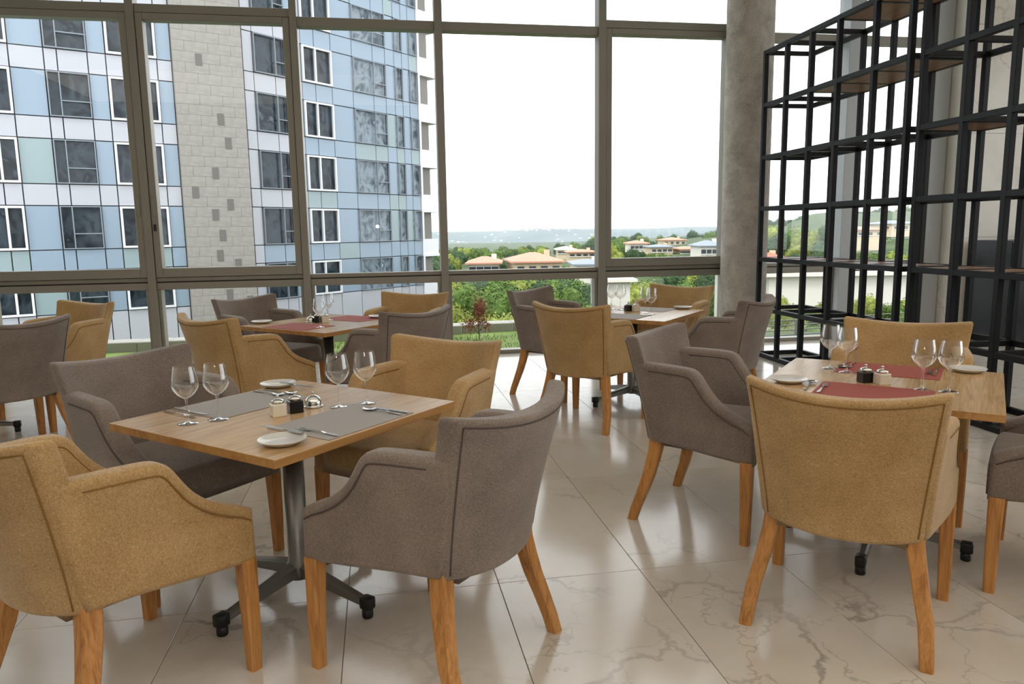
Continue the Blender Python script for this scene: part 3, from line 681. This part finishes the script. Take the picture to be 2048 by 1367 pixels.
g = [[bm.verts.new(cf(t * y, y, hgt(t * y, y) + (.25 * noise.noise((t * y * .07, y * .07, 0)) if y > 20 else 0))) for t in ts] for y in ys]
for a, b in zip(g, g[1:]):
    for i in range(70): bm.faces.new((a[i], a[i + 1], b[i + 1], b[i]))
struct(obj('hillside', bm, M['hill'], None, True))
# strip of lawn and curved kerb right outside the glass
lw = struct(box('lawn', -9, 4.4, WV + .26, 11.2, -.3, -.10, M['lawn']))
bm = bmesh.new()
for k in range(26):
    u0, u1 = -6 + .4 * k, -6 + .4 * (k + 1) - .006; v0 = 10.9 + .35 * math.sin(u0 * .5); bx(bm, u0, u1, v0, v0 + .35, -.2, .03, .01, 1)
kb = obj('kerb', bm, M['kerb']); struct(kb)
tr = struct(box('terrace', 4.4, 16, WV + .26, 9.3, -.4, -.10, M['paving']))
bm = bmesh.new()
for i in range(2600):
    x, y = random.uniform(-1.5, 3.9), random.uniform(WV + .35, 10.7); a = random.uniform(0, 6.28); h = random.uniform(.03, .07); d = Vector((math.cos(a), math.sin(a), 0)) * .006
    p = Vector((x, y, -.105)); l = Vector((random.uniform(-.02, .02), random.uniform(-.02, .02), h)); v = [bm.verts.new(p - d), bm.verts.new(p + d), bm.verts.new(p + l)]; bm.faces.new(v)
o = obj('grass_blades', bm, M['lawn']); tag(o, 'short green grass just outside the glass wall', 'grass', None, 'stuff')
# terrace railing
rl = empty('terrace_railing', (4.2, 10.3, -.8), 0, 'low metal terrace railing with horizontal bars seen through the black shelving', 'railing')
for k in range(7):
    bm = bmesh.new(); bx(bm, -.02, .02, -.02, .02, 0, .80); o = obj('post', bm, M['steel'], rl); o.location = (1.0 * k, 0, -.02 + .022 * k)
for j in range(6):
    bm = bmesh.new(); tube(bm, [(-.1, 0, .40 + .075 * j), (6.1, 0, .54 + .075 * j)], .009, 6); obj('bar', bm, M['steel'], rl, True)

def crown_mesh(name, seed, n, leaf, m, squash=1.0, clumps=9):
    r = random.Random(seed); bm = bmesh.new(); cs = [(Vector((0, 0, 0)), .62)]
    for k in range(clumps):
        a = r.uniform(0, 6.28); zz = r.uniform(-.45, .62); q = math.sqrt(max(0, 1 - zz * zz)); d = r.uniform(.38, .62); cs.append((Vector((math.cos(a) * q * d, math.sin(a) * q * d, zz * d * 1.15)), r.uniform(.28, .46)))
    for c, rad in cs:
        res = bmesh.ops.create_icosphere(bm, subdivisions=2, radius=rad * .86)
        for v in res['verts']: v.co = c + v.co * (1 + .22 * noise.noise(v.co * 4 + c * 7))
    for i in range(n):
        c, rad = cs[r.randrange(len(cs))]; d = Vector((r.gauss(0, 1), r.gauss(0, 1), r.gauss(0, 1))).normalized(); p = c + d * rad * r.uniform(.8, 1.1)
        nrm = (d + Vector((r.uniform(-.7, .7), r.uniform(-.7, .7), r.uniform(-.2, .8)))).normalized(); x = nrm.orthogonal().normalized(); x = Matrix.Rotation(r.uniform(0, 6.28), 3, nrm) @ x; y = nrm.cross(x); s = leaf * r.uniform(.6, 1.2)
        bm.faces.new([bm.verts.new(p + x * s), bm.verts.new(p + y * s * .45), bm.verts.new(p - x * s), bm.verts.new(p - y * s * .45)])
    mz = max(v.co.z for v in bm.verts); mr = max(math.hypot(v.co.x, v.co.y) for v in bm.verts)
    for v in bm.verts: v.co.x /= mr; v.co.y /= mr; v.co.z *= squash / mz
    me = bpy.data.meshes.new(name); bm.to_mesh(me); bm.free(); me.materials.append(m); return me
CM = {k: [crown_mesh('crown', s_, 3600, .058, M['leaf%d' % k], .9) for s_ in (k * 10, k * 10 + 1)] for k in (1, 2, 3, 4, 5)}
TM = {}
def trunk_mesh():
    bm = bmesh.new(); tube(bm, [(0, 0, -1.2), (.02, .01, -.8), (-.02, .02, -.2), (0, 0, .3)], [.10, .08, .06, .03], 7)
    for k in range(4):
        a = k * 1.6 + .4; tube(bm, [(0, 0, -.4), (.3 * math.cos(a), .3 * math.sin(a), 0), (.5 * math.cos(a), .5 * math.sin(a), .35)], [.04, .03, .012], 6)
    me = bpy.data.meshes.new('trunk'); bm.to_mesh(me); bm.free(); me.materials.append(M['bark']); return me
TRK = trunk_mesh(); TREES = []
for a_, b_, yc_, Y_, d_ in ((940, 1000, 530, 72, 6), (1032, 1126, 530, 70, 8), (1118, 1152, 500, 125, 6), (1140, 1192, 506, 110, 6), (1155, 1205, 532, 62, 6), (1262, 1296, 490, 130, 6), (1304, 1346, 497, 120, 6), (1328, 1372, 482, 170, 7), (1362, 1394, 500, 120, 6), (1402, 1446, 496, 103, 6), (1535, 1562, 518, 75, 5), (1690, 1765, 463, 110, 7), (1760, 1835, 452, 130, 7), (1203, 1262, 600, 40, 5)):
    t_ = ((a_ + b_) / 2 - 1024) / 1494; hw_ = (b_ - a_) / 2988 * Y_; z_ = 1.415 - (yc_ - 461.5 + .0152 * ((a_ + b_) / 2 - 1024)) / 1494 * Y_
    for q_ in (-.6, 0, .6): TREES.append((cf(t_ * Y_ + q_ * hw_, Y_ + d_ / 2, z_), d_ * .55 + .6))
for q_ in range(4): TREES.append((cf(-7 - q_ * .6, 55 + q_ * 1.5, 1), 5.5))
for q_ in range(9): TREES.append((cf(10.6 + .75 * q_, 33.5, -1.6), 3.6))
KN_ = {1: 'mid green', 2: 'yellow-green', 3: 'dark green', 4: 'copper-leaved', 5: 'olive green'}
GRP_ = {'near': ('trees close below the terrace', '%s bushy tree in the dense planting just outside the glass'), 'mid': ('trees among the hillside houses', '%s tree among the houses on the hillside'), 'shelf': ('shrubs beyond the shelving', '%s shrub on the bank beyond the black shelving')}
def tree(px, ytop, Y, rpx, k, where, label=None, sq=1.0):
    for it in range(26):       # step back along the slope until the crown has room
        t = (px - 1024) / 1494; hor = 461.5 - .0152 * (px - 1024); rad = rpx / 1494 * Y; zt = 1.415 - (ytop - hor) / 1494 * Y; p = cf(t * Y, Y, zt - rad * .9 * sq)
        if all((p - q).length > 1.02 * (rad + rq) for q, rq in TREES): break
        Y *= 1.03
    else:
        if not label: return None
    TREES.append((p, rad * 1.04)); o = empty('tree' if where != 'shelf' else 'shrub', p, random.uniform(0, 6.28)); o.scale = (rad, rad, rad * sq)
    link('foliage', CM[k][random.randrange(2)], None, o); link('trunk', TRK, None, o)
    PLANTS.append((px, Y, k, where, label, o)); return o
PLANTS = []
rt = random.Random(11)
near = [(905, 600, 24, 60, 2), (955, 560, 34, 70, 1), (1010, 575, 30, 60, 1), (1060, 556, 36, 72, 3), (1115, 562, 32, 66, 1), (1165, 555, 36, 60, 3), (890, 570, 36, 60, 5), (930, 632, 20, 62, 2), (985, 622, 22, 62, 2), (1040, 620, 24, 62, 5), (1095, 612, 26, 60, 1), (1150, 610, 27, 60, 3), (1195, 600, 28, 55, 1),
        (1275, 560, 38, 45, 2), (1320, 556, 40, 60, 5), (1370, 555, 40, 58, 1), (1420, 552, 42, 60, 3), (1450, 560, 42, 60, 1), (1300, 590, 30, 60, 1), (1360, 600, 28, 60, 3), (1240, 625, 24, 60, 5), (1180, 640, 22, 60, 2), (1120, 655, 20, 60, 5), (1060, 660, 19, 60, 2), (1000, 655, 18, 50, 5), (945, 660, 17, 46, 2)]
near += [(1000, 556, 40, 56, 1), (1040, 552, 46, 52, 2), (1085, 552, 48, 56, 3), (1130, 550, 46, 56, 1), (935, 556, 44, 50, 2), (970, 560, 42, 50, 3), (1180, 552, 44, 44, 2)]
for a in near: tree(a[0], a[1], a[2], a[3], a[4], 'near')
for px, yt, Y, r_, k in ((1550, 588, 22, 40, 2), (1590, 605, 20, 34, 2), (1625, 608, 20, 36, 1), (1665, 600, 21, 38, 2), (1705, 604, 20, 36, 2), (1745, 585, 22, 46, 2), (1790, 600, 20, 44, 1), (1830, 590, 22, 44, 2), (1540, 545, 44, 26, 2), (1570, 640, 17, 50, 5), (1640, 645, 17, 50, 1), (1720, 640, 17, 54, 5), (1800, 640, 16, 54, 1)): tree(px, yt, Y, r_, k, 'shelf')
mid = []
for px, yt, Y, r_, k in ((880, 508, 95, 26, 3), (905, 512, 90, 24, 2), (930, 505, 110, 18, 3), (960, 498, 130, 18, 3), (985, 500, 120, 20, 3), (1010, 512, 88, 26, 3), (1030, 495, 140, 18, 1), (1060, 488, 150, 20, 3), (1090, 490, 140, 18, 1), (1120, 484, 170, 18, 3), (1150, 482, 170, 18, 1), (1120, 522, 80, 24, 1), (1150, 525, 78, 22, 2), (1180, 478, 180, 22, 3), (1195, 470, 190, 26, 3), (1175, 520, 82, 18, 1), (1080, 528, 76, 18, 3), (895, 530, 75, 20, 1),
                     (1245, 482, 120, 32, 1), (1225, 480, 150, 20, 3), (1275, 464, 210, 14, 3), (1300, 478, 200, 22, 3), (1330, 468, 220, 22, 1), (1355, 466, 230, 20, 3), (1390, 458, 230, 26, 3), (1420, 460, 220, 22, 1), (1440, 455, 220, 26, 3), (1300, 505, 95, 26, 1), (1340, 512, 90, 26, 2), (1390, 510, 92, 26, 1), (1430, 508, 95, 26, 3), (1260, 512, 90, 24, 2), (1370, 484, 170, 16, 1), (1230, 510, 92, 18, 1),
                     (1550, 432, 190, 30, 3), (1590, 428, 200, 34, 3), (1625, 434, 190, 30, 1), (1660, 440, 180, 26, 1), (1560, 462, 130, 38, 1), (1610, 458, 130, 38, 5), (1660, 462, 130, 34, 2), (1720, 420, 200, 26, 3), (1760, 412, 210, 30, 3), (1800, 410, 210, 30, 1), (1830, 415, 200, 30, 3), (1720, 470, 120, 34, 1), (1770, 476, 120, 34, 2), (1820, 478, 120, 34, 1), (1590, 490, 90, 34, 2), (1660, 495, 88, 36, 1), (1740, 495, 85, 36, 1), (1800, 498, 85, 34, 2), (1545, 480, 110, 28, 3)): tree(px, yt, Y, r_, k, 'mid')
tree(1272, 463, 205, 12, 3, 'mid', 'dark pointed conifer standing above the hillside roofs', 1.5)
bm = bmesh.new(); cr = random.Random(5)
for cx, cz, sx, sz, n_ in ((.03, .50, .09, .17, 900), (-.13, .30, .09, .10, 320), (.12, .30, .06, .10, 140), (0, .40, .07, .2, 200)):
    for i in range(n_):
        p = Vector((cx + cr.gauss(0, sx * .55), cr.gauss(0, .06), cz + cr.gauss(0, sz * .55))); nrm = Vector((cr.gauss(0, 1), cr.gauss(0, 1), cr.gauss(0, 1))).normalized(); x = nrm.orthogonal().normalized(); y = nrm.cross(x); q = cr.uniform(.010, .019)
        bm.faces.new([bm.verts.new(p + x * q), bm.verts.new(p + y * q * .5), bm.verts.new(p - x * q), bm.verts.new(p - y * q * .5)])
cp = cf(-.47, 10.55); ct = empty('tree', (cp.x, cp.y, -.19), .1, 'slender young tree with wispy copper leaves in the planter outside the glass', 'tree')
obj('foliage', bm, M['leaf4'], ct)
bm = bmesh.new(); tube(bm, [(0, 0, -.1), (.005, 0, .15), (-.005, 0, .3), (.02, 0, .55)], [.009, .008, .006, .003], 6); tube(bm, [(0, 0, .16), (-.07, .01, .25), (-.13, .01, .36)], [.005, .004, .002], 5); tube(bm, [(0, 0, .2), (.08, .01, .3), (.12, 0, .38)], [.004, .003, .002], 5); obj('trunk', bm, M['bark'], ct, True)
# houses on the hillside
def house(px0, px1, ytop, yeave, ybase, Y, wall, roof, label, depth=8, ang=.0, flat=False, nwin=4):
    k = Y / 1494; c = (px0 + px1) / 2; hor = 461.5 - .0152 * (c - 1024); W_ = (px1 - px0) * k; zt, ze, zb = [1.415 - (y - hor) * k for y in (ytop, yeave, ybase)]
    p = cf((c - 1024) * k, Y); h = empty('house', (p.x, p.y, zb), -AX + ang, label, 'house'); H_ = ze - zb
    box('walls', -W_ / 2, W_ / 2, 0, depth, -2.5, H_, wall, h)
    bm = bmesh.new(); o_ = .35; e = [(-W_ / 2 - o_, -o_), (W_ / 2 + o_, -o_), (W_ / 2 + o_, depth + o_), (-W_ / 2 - o_, depth + o_)]; rd = 0 if flat else min(W_ / 2 - .3, depth / 2)
    b = [bm.verts.new((x, y, H_)) for x, y in e]; b2 = [bm.verts.new((x, y, H_ + .15)) for x, y in e]
    for i in range(4): bm.faces.new((b[i], b[(i + 1) % 4], b2[(i + 1) % 4], b2[i]))
    bm.faces.new(b[::-1])
    if flat: bm.faces.new(b2)
    else:
        r0 = bm.verts.new((-W_ / 2 + rd, depth / 2, zt - zb)); r1 = bm.verts.new((W_ / 2 - rd, depth / 2, zt - zb))
        bm.faces.new((b2[0], b2[1], r1, r0)); bm.faces.new((b2[1], b2[2], r1)); bm.faces.new((b2[2], b2[3], r0, r1)); bm.faces.new((b2[3], b2[0], r0))
    obj('roof', bm, roof, h)
    for i in range(nwin):
        x = -W_ / 2 + W_ * (i + .5) / nwin; f = box('window', x - .32, x + .32, -.06, .02, H_ * .3, H_ * .72, M['hwin'], h); box('sill', x - .42, x + .42, -.14, .0, H_ * .3 - .12, H_ * .3, M['render'], f)
    if not flat: box('chimney', W_ * .24, W_ * .24 + .5, depth * .4, depth * .4 + .5, H_, zt - zb + .22, wall, h)
    return h
house(940, 1000, 513, 527, 545, 72, M['render'], M['peach'], 'white house with peach hipped roof, left of the bigger peach-roofed house', 6)
house(1032, 1126, 505, 524, 548, 70, M['cream'], M['peach'], 'large house with broad peach roof and chimney in the valley', 8, .1)
house(1118, 1152, 492, 499, 508, 125, M['cream'], M['render'], 'small cream house among trees above the peach-roofed houses', 6)
house(1140, 1192, 498, 504, 514, 110, M['cream'], M['peach'], 'long low cream house just left of the central window post', 6)
house(1155, 1205, 519, 530, 545, 62, M['render'], M['greyroof'], 'house with blue-grey roof beside the central window post', 6)
house(1262, 1296, 480, 487, 500, 130, M['render'], M['peach'], 'pale house right of the large round tree on the hill', 6)
house(1304, 1346, 488, 494, 506, 120, M['cream'], M['greyroof'], 'low grey-roofed house in the middle of the right hillside', 6)
house(1328, 1372, 474, 480, 490, 170, M['cream'], M['peach'], 'peach-roofed house high on the right hillside', 7)
house(1362, 1394, 492, 498, 508, 120, M['cream'], M['peach'], 'cream house with low peach roof near the concrete column', 6)
house(1402, 1446, 480, 492, 512, 103, M['render'], M['greyroof'], 'white house with grey hipped roof beside the concrete column', 6)
house(1535, 1562, 505, 515, 530, 75, M['cream'], M['redroof'], 'house with red roof seen just right of the column', 5)
house(1690, 1765, 452, 460, 474, 110, M['cream'], M['peach'], 'cream house on the slope seen through the upper shelves', 7)
house(1760, 1835, 440, 448, 462, 130, M['cream'], M['greyroof'], 'long low house high on the slope seen through the shelves', 7)
house(1203, 1262, 562, 562, 640, 40, M['render'], M['render'], 'plain white flat-roofed block behind the wine glasses by the column', 5, 0, True, 0)
house(1540, 1850, 549, 549, 625, 30, M['render'], M['render'], 'long white flat-roofed building seen through the shelving', 8, 0, True, 0)
# far ridge across the valley with scattered white houses
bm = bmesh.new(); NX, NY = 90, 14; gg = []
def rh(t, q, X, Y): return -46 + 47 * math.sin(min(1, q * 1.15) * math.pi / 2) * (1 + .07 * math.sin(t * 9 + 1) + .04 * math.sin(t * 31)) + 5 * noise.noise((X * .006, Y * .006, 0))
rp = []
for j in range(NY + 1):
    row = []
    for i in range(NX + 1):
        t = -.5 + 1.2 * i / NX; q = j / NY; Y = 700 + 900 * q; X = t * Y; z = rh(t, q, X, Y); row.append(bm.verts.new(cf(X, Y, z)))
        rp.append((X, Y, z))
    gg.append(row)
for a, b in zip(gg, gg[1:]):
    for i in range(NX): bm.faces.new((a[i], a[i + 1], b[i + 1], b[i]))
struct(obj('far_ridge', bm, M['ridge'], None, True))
bm = bmesh.new()
for i in range(150):
    q = rt.random() ** .5; t = rt.uniform(-.12, .13); Y = 700 + 900 * q; X = t * Y; p = cf(X, Y, rh(t, q, X, Y)); s = rt.uniform(.8, 2.2); bx(bm, p.x - s, p.x + s, p.y - 2, p.y + 2, p.z - 2, p.z + rt.uniform(.8, 1.8))
o = obj('distant_houses', bm, M['render']); tag(o, 'tiny pale houses scattered over the far blue ridge', 'houses', None, 'stuff')

# fill the slopes with more trees between the houses
rf = random.Random(21)
HR = [(940, 1000, 513, 72), (1032, 1126, 505, 70), (1118, 1152, 490, 125), (1140, 1192, 496, 110), (1155, 1205, 517, 62), (1262, 1305, 478, 130), (1300, 1350, 486, 125), (1328, 1372, 472, 170), (1365, 1408, 490, 120), (1400, 1446, 478, 105), (1535, 1562, 503, 75), (1690, 1765, 450, 110), (1760, 1835, 438, 130), (1203, 1262, 560, 40), (1540, 1850, 547, 30)]
HB = {72: 541, 70: 541, 125: 505, 110: 510, 62: 541, 130: 496, 170: 488, 120: 506, 105: 506, 75: 528, 40: 620, 30: 612}
for i in range(1500):
    px = rf.uniform(868, 1460) if rf.random() < .72 else rf.uniform(1535, 1850); Y = rf.choice((rf.uniform(42, 62), rf.uniform(62, 120), rf.uniform(120, 240), rf.uniform(240, 380))); t = (px - 1024) / 1494
    rad = rf.uniform(1.3, 2.5) * (1 if Y < 120 else 1.3 if Y < 240 else 2.0); z = hgt(t * Y, Y) + rad * rf.uniform(1.5, 1.95); hor = 461.5 - .0152 * (px - 1024); yt = hor + (1.415 - z) / Y * 1494; rpx = rad / Y * 1494
    if any(Y < Yh + 8 and Y > Yh - 1 and px + rpx > a - 6 and px - rpx < b + 6 for a, b, y0, Yh in HR): continue
    if any(Y < Yh and px + rpx * .8 > a and px - rpx * .8 < b and yt < HB[Yh] - 4 for a, b, y0, Yh in HR): continue
    if yt < (490 if px < 1190 else 468 if px < 1500 else 440): continue
    tree(px, yt, Y, rpx, rf.choice((1, 1, 2, 3, 3, 3, 5)), 'fill')
ORD = 'first second third fourth fifth sixth seventh eighth ninth tenth eleventh twelfth thirteenth fourteenth fifteenth sixteenth seventeenth eighteenth nineteenth twentieth'.split()
def ordinal(n): return ORD[n] if n < 20 else ('twenty-', 'thirty-', 'forty-', 'fifty-')[(n + 1) // 10 - 2] + (ORD[(n + 1) % 10 - 1] if (n + 1) % 10 else 'tenth')
def zone(px, Y, where):
    if where == 'shelf' or px > 1500: return 'bank seen through the black shelving' if Y < 60 else 'hill beyond the black shelving'
    if Y < 42: return ('planting outside left of the central post' if px < 1200 else 'planting outside beside the column')
    if Y < 110: return 'lower slope left of the central post' if px < 1200 else 'lower slope beside the column'
    return 'upper slope left of the central post' if px < 1200 else 'upper slope beside the column'
bins = {}
for px, Y, k, where, label, o in PLANTS:
    if label: tag(o, label, 'tree', None)
    else: bins.setdefault((k, zone(px, Y, where)), []).append((px, o))
for (k, z), L_ in bins.items():
    L_.sort(key=lambda q: q[0])
    for n_, (px, o) in enumerate(L_): tag(o, ('%s %s from left on the %s' % (KN_[k].capitalize(), ordinal(n_) + ' ' + o.name.split('.')[0], z)) if len(L_) > 1 else '%s %s on the %s' % (KN_[k].capitalize(), o.name.split('.')[0], z), o.name.split('.')[0], '%s plants on the %s' % (KN_[k], z))

bm = bmesh.new(); hz = [cf(x, y, 0) for x, y in ((-60, 95), (110, 95), (1300, 1700), (-1000, 1700))]
lo = [bm.verts.new((p.x, p.y, -70)) for p in hz]; hi = [bm.verts.new((p.x, p.y, 120)) for p in hz]
bm.faces.new(lo[::-1]); bm.faces.new(hi)
for i in range(4): bm.faces.new((lo[i], lo[(i + 1) % 4], hi[(i + 1) % 4], hi[i]))
bmesh.ops.recalc_face_normals(bm, faces=bm.faces)
hm = bpy.data.materials.new('valley_haze'); hm.use_nodes = True; nt = hm.node_tree; nt.nodes.clear(); out = nt.nodes.new('ShaderNodeOutputMaterial'); vs_ = nt.nodes.new('ShaderNodeVolumeScatter')
vs_.inputs['Color'].default_value = (.86, .93, 1, 1); vs_.inputs['Density'].default_value = .00042; nt.links.new(vs_.outputs[0], out.inputs['Volume'])
struct(obj('valley_haze', bm, hm))
